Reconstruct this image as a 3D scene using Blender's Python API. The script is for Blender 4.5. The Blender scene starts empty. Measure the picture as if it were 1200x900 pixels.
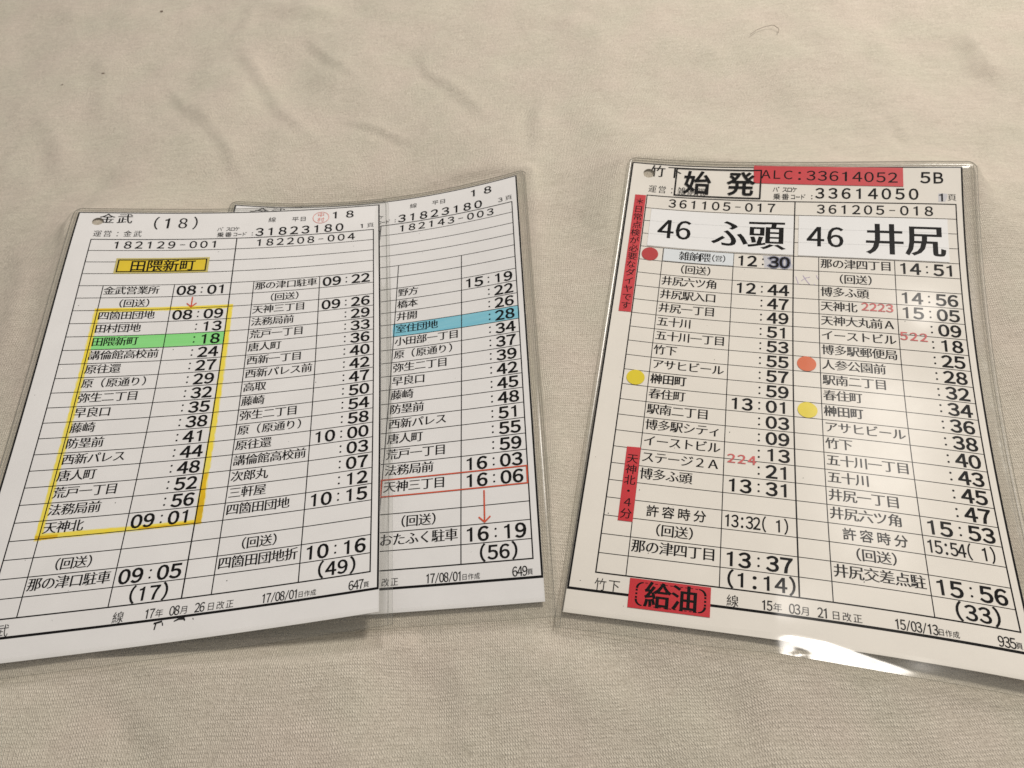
import bpy, bmesh, math, random
import numpy as np
from mathutils import Vector, Matrix

random.seed(7)
scene = bpy.context.scene
COL = scene.collection

# ------------------------------------------------------------------ numbers
# one Blender unit = 10 cm.  Cards are laid out in millimetres: u across, v down from the top of the printed frame.
S = 1.28                      # printed frame width (128 mm) in Blender units
MM = 0.01
FIT = [0.916334,0.922677,0.130028,1.77227,0.0602749,0.131807,0.345768,0.521021,0.593055,0.804671,0.980587,0.130633,0.0514724,1.46424,1.52414,-0.881601,1.47823,0.00642018,0.00552464,-0.0932794,-0.0041281,0.104882,0.0863824,0.0566835,0.0222433,-0.0123097,0.024909,0.0114821,-0.0429442,-0.0347724,-0.0522635,-0.44034,1.49943,-0.0651516,-0.0254179,0.0333438,0.0233306,0.120046,-0.0197505,0.0573095,-0.0302976,-0.112362,-0.0365491,-0.00971528,-0.00972933,-0.0745237,0.0374536,0.756324,1.26135,-0.297451,0.00637808,0.0248229,-0.0366018,0.00407884,-0.0152984,0.127548,-0.0875047,-0.0965382,0.0656999,-0.0311319,0.0260125,-0.0226076,-0.0581065]
MON = [(1,0),(0,1),(2,0),(1,1),(0,2),(3,0),(2,1),(1,2),(0,3),(4,0),(0,4),(2,2)]
UC = [a * 128 for a in FIT[4:11]]         # the seven table columns
V0, RH, VFB, VPB = [a * 128 for a in FIT[11:15]]

# ------------------------------------------------------------------ camera
cd = bpy.data.cameras.new("camera"); cam = bpy.data.objects.new("camera", cd); COL.objects.link(cam)
cd.sensor_width = 36.0; cd.sensor_fit = 'HORIZONTAL'
cd.lens = FIT[0] * 1000 / 1200 * 36.0
cd.clip_start = 0.05; cd.clip_end = 200
cam.matrix_world = (Matrix.Translation((0, 0, FIT[3] * S)) @ Matrix.Rotation(math.pi / 2 - FIT[1], 4, 'X')
                    @ Matrix.Rotation(-FIT[2], 4, 'Z'))
cd.dof.use_dof = True; cd.dof.focus_distance = 2.4; cd.dof.aperture_fstop = 4.0
scene.camera = cam

# ------------------------------------------------------------------ light: a dim warm room and one ceiling lamp ahead and to the right
world = bpy.data.worlds.new("World"); scene.world = world; world.use_nodes = True
bg = world.node_tree.nodes["Background"]
bg.inputs["Color"].default_value = (1.0, 0.95, 0.885, 1); bg.inputs["Strength"].default_value = 0.42
LAMP_AT = Vector((6.17, 7.27, 8.34))
ld = bpy.data.lights.new("ceiling_lamp", 'AREA'); ld.shape = 'DISK'; ld.size = 2.6; ld.energy = 1120
ld.color = (1.0, 0.945, 0.875)
lamp = bpy.data.objects.new("ceiling_lamp", ld); COL.objects.link(lamp)
lamp.location = LAMP_AT
lamp.rotation_euler = (Vector((0.2, 2.0, 0)) - LAMP_AT).to_track_quat('-Z', 'Y').to_euler()

scene.view_settings.view_transform = 'Standard'; scene.view_settings.look = 'None'
scene.view_settings.exposure = 0.0; scene.view_settings.gamma = 1.0
scene.cycles.max_bounces = 10; scene.cycles.transparent_max_bounces = 24
scene.cycles.use_denoising = True

# ------------------------------------------------------------------ materials
def nodes_of(name):
    m = bpy.data.materials.new(name); m.use_nodes = True
    nt = m.node_tree; b = nt.nodes["Principled BSDF"]
    return m, nt, b

def N(nt, typ, **kw):
    n = nt.nodes.new(typ)
    for k, v in kw.items():
        if k.startswith('i_'):
            key = k[2:]
            n.inputs[int(key) if key.isdigit() else key.replace('_', ' ')].default_value = v
        else:
            setattr(n, k, v)
    return n

def mottled(name, col, rough=0.6, amount=0.06, scale=18.0, spec=0.3, bump=0.0, col2=None, stretch=None):
    """a plain surface with a slight procedural unevenness of its own colour"""
    m, nt, b = nodes_of(name)
    tc = N(nt, 'ShaderNodeTexCoord'); nz = N(nt, 'ShaderNodeTexNoise', i_Scale=scale, i_Detail=5.0, i_Roughness=0.65)
    if stretch:
        mp = N(nt, 'ShaderNodeMapping'); mp.inputs['Scale'].default_value = stretch
        nt.links.new(tc.outputs['Object'], mp.inputs[0]); nt.links.new(mp.outputs[0], nz.inputs['Vector'])
    else:
        nt.links.new(tc.outputs['Object'], nz.inputs['Vector'])
    mix = N(nt, 'ShaderNodeMix', data_type='RGBA')
    a = col2 or tuple(c * (1 - amount) for c in col)
    mix.inputs[6].default_value = (*a, 1); mix.inputs[7].default_value = (*[min(1, c * (1 + amount)) for c in col], 1)
    rmp = N(nt, 'ShaderNodeMapRange'); rmp.inputs[1].default_value = 0.3; rmp.inputs[2].default_value = 0.7
    nt.links.new(nz.outputs[0], rmp.inputs[0]); nt.links.new(rmp.outputs[0], mix.inputs[0])
    nt.links.new(mix.outputs[2], b.inputs['Base Color'])
    b.inputs['Roughness'].default_value = rough; b.inputs['Specular IOR Level'].default_value = spec
    if bump:
        bp = N(nt, 'ShaderNodeBump', i_Strength=bump, i_Distance=0.002)
        nt.links.new(nz.outputs[0], bp.inputs['Height']); nt.links.new(bp.outputs[0], b.inputs['Normal'])
    return m

M = {}
M['paper_white'] = mottled('white_paper', (0.775, 0.76, 0.76), 0.75, 0.03, 5)
M['paper_cream'] = mottled('cream_paper', (0.77, 0.728, 0.67), 0.75, 0.03, 5)
M['ink'] = mottled('black_toner', (0.006, 0.0055, 0.006), 0.7, 0.25, 60, spec=0.08)
M['ink_grey'] = mottled('thin_black_toner', (0.014, 0.0135, 0.0135), 0.7, 0.3, 60, spec=0.08)
M['red_film'] = mottled('red_label_film', (0.54, 0.020, 0.030), 0.5, 0.05, 14)
M['dot_red'] = mottled('red_dot_film', (0.44, 0.018, 0.02), 0.5, 0.04, 14)
M['dot_yellow'] = mottled('yellow_dot_film', (0.70, 0.56, 0.004), 0.5, 0.04, 14)
M['dot_orange'] = mottled('orange_dot_film', (0.60, 0.095, 0.006), 0.5, 0.04, 14)
M['tag_yellow'] = mottled('yellow_tag_paper', (0.74, 0.55, 0.035), 0.6, 0.05, 14)
M['tag_edge'] = mottled('pale_yellow_tag_border', (0.55, 0.47, 0.16), 0.6, 0.05, 14)
M['marker_yellow'] = mottled('yellow_highlighter', (0.82, 0.63, 0.03), 0.7, 0.10, 7, col2=(0.82, 0.70, 0.13))
M['marker_fringe'] = mottled('pale_yellow_highlighter_fringe', (0.80, 0.73, 0.40), 0.7, 0.06, 9)
M['marker_core'] = mottled('dense_yellow_highlighter', (0.72, 0.46, 0.01), 0.7, 0.12, 9)
M['marker_green'] = mottled('green_highlighter', (0.22, 0.66, 0.20), 0.7, 0.05, 4, col2=(0.30, 0.74, 0.28), stretch=(.5, 12, 1))
M['marker_blue'] = mottled('blue_highlighter', (0.16, 0.47, 0.62), 0.7, 0.05, 4, col2=(0.29, 0.60, 0.70), stretch=(.5, 12, 1))
M['pen_red'] = mottled('red_pen', (0.60, 0.085, 0.035), 0.6, 0.15, 40)
M['stamp_red'] = mottled('red_stamp_ink', (0.58, 0.11, 0.11), 0.6, 0.2, 40)
M['seal_red'] = mottled('red_seal_ink', (0.72, 0.20, 0.16), 0.6, 0.2, 40)
M['lilac'] = mottled('lilac_pencil', (0.50, 0.43, 0.58), 0.7, 0.1, 30)
M['label_white'] = mottled('white_label_paper', (0.80, 0.795, 0.80), 0.6, 0.012, 9)
M['label_blue'] = mottled('bluish_white_label_paper', (0.70, 0.735, 0.77), 0.6, 0.02, 9)
M['smudge'] = mottled('blue_grey_correction_ink', (0.50, 0.50, 0.545), 0.7, 0.1, 11, col2=(0.60, 0.59, 0.60))
M['bleed'] = mottled('blue_black_bleeding_ink', (0.20, 0.21, 0.30), 0.7, 0.25, 30)
M['label_line'] = mottled('ruling_showing_through_label', (0.58, 0.58, 0.59), 0.6, 0.05, 20)
M['sheet'] = None

def fabric():
    m, nt, b = nodes_of('beige_jersey_knit')
    tc = N(nt, 'ShaderNodeTexCoord')
    mp = N(nt, 'ShaderNodeMapping'); mp.inputs['Rotation'].default_value = (0, 0, math.radians(4))
    nt.links.new(tc.outputs['Object'], mp.inputs['Vector'])
    # slow drift so that the wales wander
    dn = N(nt, 'ShaderNodeTexNoise', i_Scale=2.2, i_Detail=3.0)
    nt.links.new(mp.outputs[0], dn.inputs['Vector'])
    add = N(nt, 'ShaderNodeVectorMath', operation='MULTIPLY_ADD')
    add.inputs[1].default_value = (0.06, 0.06, 0)
    nt.links.new(dn.outputs['Color'], add.inputs[0]); nt.links.new(mp.outputs[0], add.inputs[2])
    sep = N(nt, 'ShaderNodeSeparateXYZ'); nt.links.new(add.outputs[0], sep.inputs[0])
    def math_(op, a, bb=None):
        n = N(nt, 'ShaderNodeMath', operation=op)
        for i, v in enumerate((a, bb)):
            if v is None: continue
            if isinstance(v, (int, float)): n.inputs[i].default_value = v
            else: nt.links.new(v, n.inputs[i])
        return n.outputs[0]
    fx = 2 * math.pi / 0.0070; fy = 2 * math.pi / 0.0104
    sx = math_('SINE', math_('MULTIPLY', sep.outputs[0], fx))
    ax = math_('ABSOLUTE', math_('SINE', math_('MULTIPLY', sep.outputs[0], fx * 0.5)))
    vy = math_('SINE', math_('ADD', math_('MULTIPLY', sep.outputs[1], fy), math_('MULTIPLY', ax, 3.2)))
    stitch = math_('MULTIPLY', math_('ADD', math_('MULTIPLY', sx, 0.5), 0.9), math_('ADD', math_('MULTIPLY', vy, 0.35), 0.65))
    # loop-by-loop unevenness
    un = N(nt, 'ShaderNodeTexNoise', i_Scale=26.0, i_Detail=4.0, i_Roughness=0.7)
    nt.links.new(add.outputs[0], un.inputs['Vector'])
    ur = N(nt, 'ShaderNodeMapRange'); ur.inputs[1].default_value = 0.35; ur.inputs[2].default_value = 0.65; ur.inputs[3].default_value = 0.25; ur.inputs[4].default_value = 1.15
    nt.links.new(un.outputs[0], ur.inputs[0])
    stitch = math_('MULTIPLY', stitch, ur.outputs[0])
    fz = N(nt, 'ShaderNodeTexNoise', i_Scale=120.0, i_Detail=4.0, i_Roughness=0.8)
    nt.links.new(add.outputs[0], fz.inputs['Vector'])
    fstr = N(nt, 'ShaderNodeMapping'); fstr.inputs['Scale'].default_value = (1, 7, 1)
    nt.links.new(add.outputs[0], fstr.inputs[0])
    slub = N(nt, 'ShaderNodeTexNoise', i_Scale=9.0, i_Detail=6.0, i_Roughness=0.7)
    nt.links.new(fstr.outputs[0], slub.inputs['Vector'])
    h = math_('ADD', math_('MULTIPLY', stitch, 0.7), math_('MULTIPLY', fz.outputs[0], 1.6))
    bp = N(nt, 'ShaderNodeBump', i_Strength=0.7, i_Distance=0.0055)
    nt.links.new(h, bp.inputs['Height']); nt.links.new(bp.outputs[0], b.inputs['Normal'])
    # melange yarn: thread to thread and slub to slub colour
    k = math_('ADD', math_('MULTIPLY', slub.outputs[0], 0.26), math_('MULTIPLY', fz.outputs[0], 0.62))
    k = math_('ADD', k, math_('MULTIPLY', stitch, 0.16))  # shade in the gaps between stitches, painted into the colour
    rmp = N(nt, 'ShaderNodeMapRange'); rmp.inputs[1].default_value = 0.33; rmp.inputs[2].default_value = 0.77
    nt.links.new(k, rmp.inputs[0])
    mix = N(nt, 'ShaderNodeMix', data_type='RGBA')
    mix.inputs[6].default_value = (0.475, 0.42, 0.345, 1); mix.inputs[7].default_value = (0.855, 0.775, 0.665, 1)
    nt.links.new(rmp.outputs[0], mix.inputs[0])
    # faint greenish and pinkish drift of the dye
    dye = N(nt, 'ShaderNodeTexNoise', i_Scale=3.2, i_Detail=4.0)
    nt.links.new(tc.outputs['Object'], dye.inputs['Vector'])
    dr = N(nt, 'ShaderNodeMapRange'); dr.inputs[1].default_value = 0.35; dr.inputs[2].default_value = 0.65
    nt.links.new(dye.outputs[0], dr.inputs[0])
    tint = N(nt, 'ShaderNodeMix', data_type='RGBA'); tint.inputs[6].default_value = (0.965, 0.99, 0.968, 1); tint.inputs[7].default_value = (1.0, 0.982, 0.985, 1)
    nt.links.new(dr.outputs[0], tint.inputs[0])
    mul = N(nt, 'ShaderNodeMix', data_type='RGBA', blend_type='MULTIPLY'); mul.inputs[0].default_value = 1
    nt.links.new(mix.outputs[2], mul.inputs[6]); nt.links.new(tint.outputs[2], mul.inputs[7])
    nt.links.new(mul.outputs[2], b.inputs['Base Color'])
    b.inputs['Roughness'].default_value = 0.95; b.inputs['Specular IOR Level'].default_value = 0.1
    b.inputs['Sheen Weight'].default_value = 0.12; b.inputs['Sheen Roughness'].default_value = 0.5
    return m
M['sheet'] = fabric()

def vinyl(name, tint, rough, gain=1.0, haze=0.03, bump=0.25, bscale=9.0, sharp=0.0):
    """thin clear vinyl: see-through with a Fresnel gloss and a trace of milkiness"""
    m = bpy.data.materials.new(name); m.use_nodes = True; nt = m.node_tree
    for n in list(nt.nodes): nt.nodes.remove(n)
    out = N(nt, 'ShaderNodeOutputMaterial')
    tr = N(nt, 'ShaderNodeBsdfTransparent'); tr.inputs[0].default_value = (*tint, 1)
    df = N(nt, 'ShaderNodeBsdfDiffuse'); df.inputs[0].default_value = (0.75, 0.74, 0.72, 1)
    gl = N(nt, 'ShaderNodeBsdfGlossy'); gl.inputs['Roughness'].default_value = rough
    lw = N(nt, 'ShaderNodeLayerWeight'); pw = N(nt, 'ShaderNodeMath', operation='POWER'); pw.inputs[1].default_value = 5.0
    fr = N(nt, 'ShaderNodeMath', operation='MULTIPLY_ADD'); fr.inputs[1].default_value = 0.965; fr.inputs[2].default_value = 0.035
    nt.links.new(lw.outputs['Facing'], pw.inputs[0]); nt.links.new(pw.outputs[0], fr.inputs[0])
    tc = N(nt, 'ShaderNodeTexCoord'); nz = N(nt, 'ShaderNodeTexNoise', i_Scale=bscale, i_Detail=3.0)
    nt.links.new(tc.outputs['Object'], nz.inputs['Vector'])
    bp = N(nt, 'ShaderNodeBump', i_Strength=bump, i_Distance=0.01)
    nt.links.new(nz.outputs[0], bp.inputs['Height'])
    nt.links.new(bp.outputs[0], gl.inputs['Normal'])
    m1 = N(nt, 'ShaderNodeMixShader'); m1.inputs[0].default_value = haze
    nt.links.new(tr.outputs[0], m1.inputs[1]); nt.links.new(df.outputs[0], m1.inputs[2])
    mu = N(nt, 'ShaderNodeMath', operation='MULTIPLY'); mu.inputs[1].default_value = gain
    nt.links.new(fr.outputs[0], mu.inputs[0])
    m2 = N(nt, 'ShaderNodeMixShader')
    nt.links.new(mu.outputs[0], m2.inputs[0]); nt.links.new(m1.outputs[0], m2.inputs[1]); nt.links.new(gl.outputs[0], m2.inputs[2])
    nt.links.new(m2.outputs[0], out.inputs[0])
    return m
M['vinyl_window'] = vinyl('clear_vinyl_lying_on_paper', (0.965, 0.965, 0.96), 0.20, 0.18, 0.002, 0.10, 5)
M['vinyl_margin'] = vinyl('clear_vinyl_margin', (0.95, 0.95, 0.94), 0.19, 0.9, 0.03, 0.08, 6)
M['vinyl_back'] = vinyl('clear_vinyl_back', (0.95, 0.95, 0.94), 0.2, 0.5, 0.01, 0.2, 7)
M['vinyl_edge'] = vinyl('clear_vinyl_welded_edge', (0.50, 0.50, 0.48), 0.30, 0.9, 0.12, 0.2, 12)

# ------------------------------------------------------------------ objects helpers
def link(name, me, parent=None, mats=()):
    o = bpy.data.objects.new(name, me); COL.objects.link(o)
    for mt in mats: me.materials.append(mt)
    if parent is not None: o.parent = parent
    return o

class Card:
    """one card: its place on the bed, its gentle bend, and the flat drawing carried onto it"""
    def __init__(self, k):
        b = 15 + k * 16
        self.px, self.py, self.th, self.z0 = FIT[b:b + 4]; self.co = FIT[b + 4:b + 16]; self.k = k
        self.origin = self.world(np.array([64.0]), np.array([96.0]), 0.0)[0]
        self.root = None
    def world(self, u, v, h):
        s = np.asarray(u, float) / 128 - .5; t = np.asarray(v, float) / 128 - .75
        # beyond the printed frame the bend goes on straight
        z = self.z0 + sum(a * s ** i * t ** j for a, (i, j) in zip(self.co, MON))
        X = self.px + math.cos(self.th) * s + math.sin(self.th) * t
        Y = self.py + math.sin(self.th) * s - math.cos(self.th) * t
        return np.stack([X * S, Y * S, z * S + np.asarray(h, float) * MM], -1)
    def at(self, u, v, h):
        return self.world(u, v, h) - self.origin
    def to_uv(self, X, Y):
        dx = X / S - self.px; dy = Y / S - self.py
        s = dx * math.cos(self.th) + dy * math.sin(self.th); t = dx * math.sin(self.th) - dy * math.cos(self.th)
        return (s + .5) * 128, (t + .75) * 128
CARDS = [Card(0), Card(1), Card(2)]

# ------------------------------------------------------------------ the bed sheet
def value_noise(x, y, seed):
    rs = np.random.RandomState(seed); T = rs.rand(64, 64)
    xi = np.floor(x).astype(int); yi = np.floor(y).astype(int); fx = x - xi; fy = y - yi
    fx = fx ** 3 * (fx * (fx * 6 - 15) + 10); fy = fy ** 3 * (fy * (fy * 6 - 15) + 10)
    g = lambda a, b: T[a % 64, b % 64]
    return ((g(xi, yi) * (1 - fx) + g(xi + 1, yi) * fx) * (1 - fy) + (g(xi, yi + 1) * (1 - fx) + g(xi + 1, yi + 1) * fx) * fy) - .5

def smooth(a, b, x):
    t = np.clip((x - a) / (b - a), 0, 1); return t * t * (3 - 2 * t)

# folds in the cloth: (x0, y0, x1, y1, width, height) in Blender units
FOLDS = [(-1.28, 4.32, -0.78, 3.29, 0.050, 0.0110), (-0.86, 4.31, -0.65, 3.89, 0.035, 0.0080), (-0.25, 4.01, 0.03, 3.35, 0.045, 0.0100),
         (-1.65, 4.10, -1.06, 3.08, 0.050, 0.0100), (-0.64, 3.50, -0.35, 3.27, 0.030, 0.0080), (-0.42, 3.41, -0.13, 3.70, 0.030, 0.0060),
         (-2.12, 4.52, -1.91, 3.78, 0.080, 0.0090), (-1.27, 4.76, -1.32, 4.38, 0.060, 0.0080), (0.35, 3.45, 0.26, 2.95, 0.050, 0.0100),
         (2.53, 3.53, 2.47, 3.12, 0.060, 0.0160), (2.11, 3.73, 1.99, 3.30, 0.070, 0.0110), (1.04, 3.13, 0.68, 2.83, 0.050, 0.0070),
         (1.50, 3.99, 1.18, 3.57, 0.060, 0.0070), (1.90, 2.90, 1.86, 2.65, 0.040, 0.0070), (-2.26, 3.94, -2.03, 3.28, 0.070, 0.0090),
         (-1.23, 4.82, -0.61, 4.51, 0.090, 0.0120), (0.72, 4.08, 0.59, 3.60, 0.090, 0.0080), (-0.24, 0.76, -0.22, 0.48, 0.060, 0.0070),
         (0.60, 0.58, 0.53, 0.41, 0.050, 0.0060), (-1.31, 0.82, -1.07, 0.60, 0.050, 0.0060), (2.26, 2.86, 2.09, 2.20, 0.060, 0.0080),
         (-2.08, 2.78, -1.94, 2.17, 0.060, 0.0080)]

def build_sheet():
    nx, ny = 520, 500
    xs = np.linspace(-4.2, 4.4, nx); ys = np.linspace(-0.6, 6.4, ny)
    X, Y = np.meshgrid(xs, ys)
    # broad height: the cloth lies against the undersides of the cards and eases to level away from them
    dx = xs[1] - xs[0]; dy = ys[1] - ys[0]
    kx = np.fft.fftfreq(nx * 2, dx); ky = np.fft.fftfreq(ny * 2, dy)
    G = kx[None, :] ** 2 + ky[:, None] ** 2
    def blur(A, sig):
        B = np.pad(A, ((ny // 2, ny - ny // 2), (nx // 2, nx - nx // 2)), mode='edge')
        B = np.fft.ifft2(np.fft.fft2(B) * np.exp(-2 * math.pi ** 2 * sig ** 2 * G)).real
        return B[ny // 2:ny // 2 + ny, nx // 2:nx // 2 + nx]
    low = np.zeros_like(X); have = np.zeros_like(X)
    for c in CARDS:                              # the lower of two overlapping cards comes last
        u, v = c.to_uv(X, Y)
        ins = (u > -4) & (u < 135) & (v > -4) & (v < 202)
        gap = 0.95 + smooth(168, 197, v) * [0.15 + 1.1 * (1 - smooth(0, 90, u)), 0.35, 0.4 + 1.6 * smooth(40, 130, u)][c.k]
        low = np.where(ins, c.world(np.clip(u, -4, 135), np.clip(v, -4, 202), -gap)[..., 2], low); have = np.where(ins, 1.0, have)
    far = np.full_like(X, 0.0)
    Z = far
    for sig in (1.2, .7, .4, .22, .12, .06, .03, .016):
        w = blur(have, sig); est = blur(have * low, sig) / np.maximum(w, 1e-6); cf = np.clip(w * 1.6, 0, 1) ** 1.0
        Z = Z * (1 - cf) + est * cf
    # cloth relief
    rel = 0.045 * value_noise(X * 1.3 + 3, Y * 1.1 + 5, 1) + 0.036 * value_noise(X * 3.1 + 1, Y * 1.5, 2) \
        + 0.013 * value_noise(X * 6.3 + Y * 2.0, Y * 5.1 - X * 1.5, 3) + 0.0032 * value_noise(X * 13 + Y * 3, Y * 9 - X * 4, 4) \
        + 0.0009 * value_noise(X * 29, Y * 21 + X * 6, 5)
    for (x0, y0, x1, y1, w, h) in FOLDS:
        dx, dy = x1 - x0, y1 - y0; L = math.hypot(dx, dy)
        a = ((X - x0) * dx + (Y - y0) * dy) / L; d = ((X - x0) * dy - (Y - y0) * dx) / L
        d = d + 0.025 * np.sin(a * 6 + x0 * 9) + 0.03 * value_noise(X * 6, Y * 6, 9)
        env = smooth(-0.1, 0.25 * L, a) * (1 - smooth(0.7 * L, L + 0.1, a))
        rel += 1.0 * env * h * (np.exp(-np.abs(d / w) ** 1.5) - 0.6 * np.exp(-((d - 1.3 * w) / (.8 * w)) ** 2))
    Z = Z + rel * (1 - .93 * np.clip(blur(have, .05) * 1.5, 0, 1))
    # nothing of the cloth may poke through a card
    for c in CARDS:
        u, v = c.to_uv(X, Y)
        out = np.maximum(np.maximum(-3.2 - u, u - 134), np.maximum(-3.4 - v, v - 201))
        lim = c.world(np.clip(u, -4, 135), np.clip(v, -4, 202), -0.8)[..., 2] + np.maximum(out, 0) ** 1.3 * .25 * MM + np.where(out > 14, 9, 0)
        Z = np.minimum(Z, lim)
    verts = np.stack([X, Y, Z], -1).reshape(-1, 3)
    idx = np.arange(nx * ny).reshape(ny, nx)
    faces = np.stack([idx[:-1, :-1], idx[:-1, 1:], idx[1:, 1:], idx[1:, :-1]], -1).reshape(-1, 4)
    me = bpy.data.meshes.new("bed_sheet"); me.from_pydata(verts.tolist(), [], faces.tolist())
    me.polygons.foreach_set('use_smooth', [True] * len(me.polygons)); me.update()
    global SHEET_Z
    def SHEET_Z(x, y):
        i = min(nx - 1, max(0, int(round((x - xs[0]) / dx)))); j = min(ny - 1, max(0, int(round((y - ys[0]) / dy)))); return float(Z[j, i])
    o = link("bed_sheet", me, None, [M['sheet']])
    o["kind"] = "structure"; o["label"] = "rumpled beige jersey bed sheet under the timetable cards"; o["category"] = "bed sheet"
    return o
build_sheet()

# ------------------------------------------------------------------ a stray hair and bits of lint on the cloth
def hair(pts, label):
    P = np.array(pts); t = np.linspace(0, len(P) - 1, 60)
    X = np.interp(t, range(len(P)), P[:, 0]); Y = np.interp(t, range(len(P)), P[:, 1])
    for _ in range(4): X[1:-1] = (X[:-2] + 2 * X[1:-1] + X[2:]) / 4; Y[1:-1] = (Y[:-2] + 2 * Y[1:-1] + Y[2:]) / 4
    V, F = [], []; r = 0.0014
    for i in range(60):
        ax = Vector((X[min(i + 1, 59)] - X[max(i - 1, 0)], Y[min(i + 1, 59)] - Y[max(i - 1, 0)], 0)).normalized(); side = Vector((-ax.y, ax.x, 0))
        c0 = Vector((X[i], Y[i], SHEET_Z(X[i], Y[i]) + .004))
        for q in range(5):
            a = q * 2 * math.pi / 5; V.append((c0 + side * r * math.cos(a) + Vector((0, 0, r * math.sin(a))))[:])
    for i in range(59):
        for q in range(5): F.append([5 * i + q, 5 * i + (q + 1) % 5, 5 * i + 5 + (q + 1) % 5, 5 * i + 5 + q])
    me = bpy.data.meshes.new("stray_hair"); me.from_pydata(V, [], F); me.update()
    o = link("stray_hair", me, None, [M['hair']]); o["label"] = label; o["category"] = "hair"
M['hair'] = mottled('dark_brown_hair', (0.19, 0.145, 0.11), 0.5, 0.1, 30)
hair([(1.46, 3.755), (1.501, 3.790), (1.553, 3.812), (1.600, 3.818), (1.619, 3.778), (1.600, 3.735)], "fine dark hair with a hooked end lying on the sheet above the cream card")
for (x, y, r, lb) in ((-1.813, 4.865, .008, "dark lint speck at the top edge of the sheet"), (-2.033, 4.232, .009, "largest dark lint speck, on the sheet above the left card"),
                      (-2.249, 4.171, .006, "small dark lint speck near the left edge of the sheet")):
    bm = bmesh.new(); bmesh.ops.create_icosphere(bm, subdivisions=2, radius=r)
    for v in bm.verts: v.co = Vector((v.co.x * 1.3, v.co.y * .8, v.co.z * .5)) * random.uniform(.75, 1.2)
    me = bpy.data.meshes.new("lint_speck"); bm.to_mesh(me); bm.free()
    o = link("lint_speck", me, None, [M['hair']]); o.location = (x, y, SHEET_Z(x, y) + r * .3); o["label"] = lb; o["category"] = "lint"; o["group"] = "lint specks on the sheet"

# ------------------------------------------------------------------ glyphs
GL = {}
def load_glyphs(chars):
    obs = []
    for ch in chars:
        cu = bpy.data.curves.new("glyph", 'FONT'); cu.body = ch; cu.size = 1.0; cu.resolution_u = 3
        o = bpy.data.objects.new("glyph", cu); COL.objects.link(o); obs.append((ch, o))
    dg = bpy.context.evaluated_depsgraph_get()
    for ch, o in obs:
        me = bpy.data.meshes.new_from_object(o.evaluated_get(dg))
        bm = bmesh.new(); bm.from_mesh(me); bmesh.ops.remove_doubles(bm, verts=bm.verts, dist=1e-5)
        bm.verts.ensure_lookup_table(); bm.verts.index_update()
        P = np.array([v.co[:2] for v in bm.verts]) if bm.verts else np.zeros((0, 2))
        F = [[v.index for v in f.verts] for f in bm.faces]
        # outward normals of the outline
        NR = np.zeros_like(P)
        cnt = {}
        for e in bm.edges:
            if len(e.link_faces) != 1: continue
            a, b = e.verts; f = e.link_faces[0]; c = f.calc_center_median()
            d = (b.co - a.co); n = Vector((d.y, -d.x)); 
            if n.length < 1e-9: continue
            n.normalize()
            mid = (a.co + b.co) / 2
            if n.dot(Vector((mid.x - c.x, mid.y - c.y))) < 0: n = -n
            for v in (a, b): cnt.setdefault(v.index, []).append(n)
        for i, ns in cnt.items():
            n = sum(ns, Vector((0, 0)))
            if n.length < 1e-6: continue
            n.normalize(); k = max(0.45, n.dot(ns[0])); NR[i] = (n.x / k, n.y / k)
        cx = 0.5
        if len(P) and ch in '（）／：・－０２３４５６７８９ＡＢＣＬ＊': cx = (P[:, 0].min() + P[:, 0].max()) / 2
        GL[ch] = (P - np.array([cx, 0.36]), NR, F)
        bm.free(); bpy.data.meshes.remove(me)
    for ch, o in obs:
        cu = o.data; bpy.data.objects.remove(o); bpy.data.curves.remove(cu)
    P = np.array([(-.2, -.028), (.2, -.028), (.2, .028), (-.2, .028)]); GL['－'] = (P, np.zeros_like(P), [[0, 1, 2, 3]])
    # the plain gothic figure one: a flag and a stem
    P = np.array([(-0.045, -0.36), (0.085, -0.36), (0.085, 0.375), (-0.01, 0.375), (-0.05, 0.31), (-0.20, 0.265), (-0.20, 0.185), (-0.045, 0.215)])
    GL['１'] = (P, np.zeros_like(P), [[0, 1, 2, 3, 4, 7], [4, 5, 6, 7]])

HALF = "0123456789:/-().ABCL* "
FULL = "０１２３４５６７８９：／－（）．ＡＢＣＬ＊　"
def full(s):
    return ''.join(FULL[HALF.index(c)] if c in HALF else c for c in s)

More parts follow.
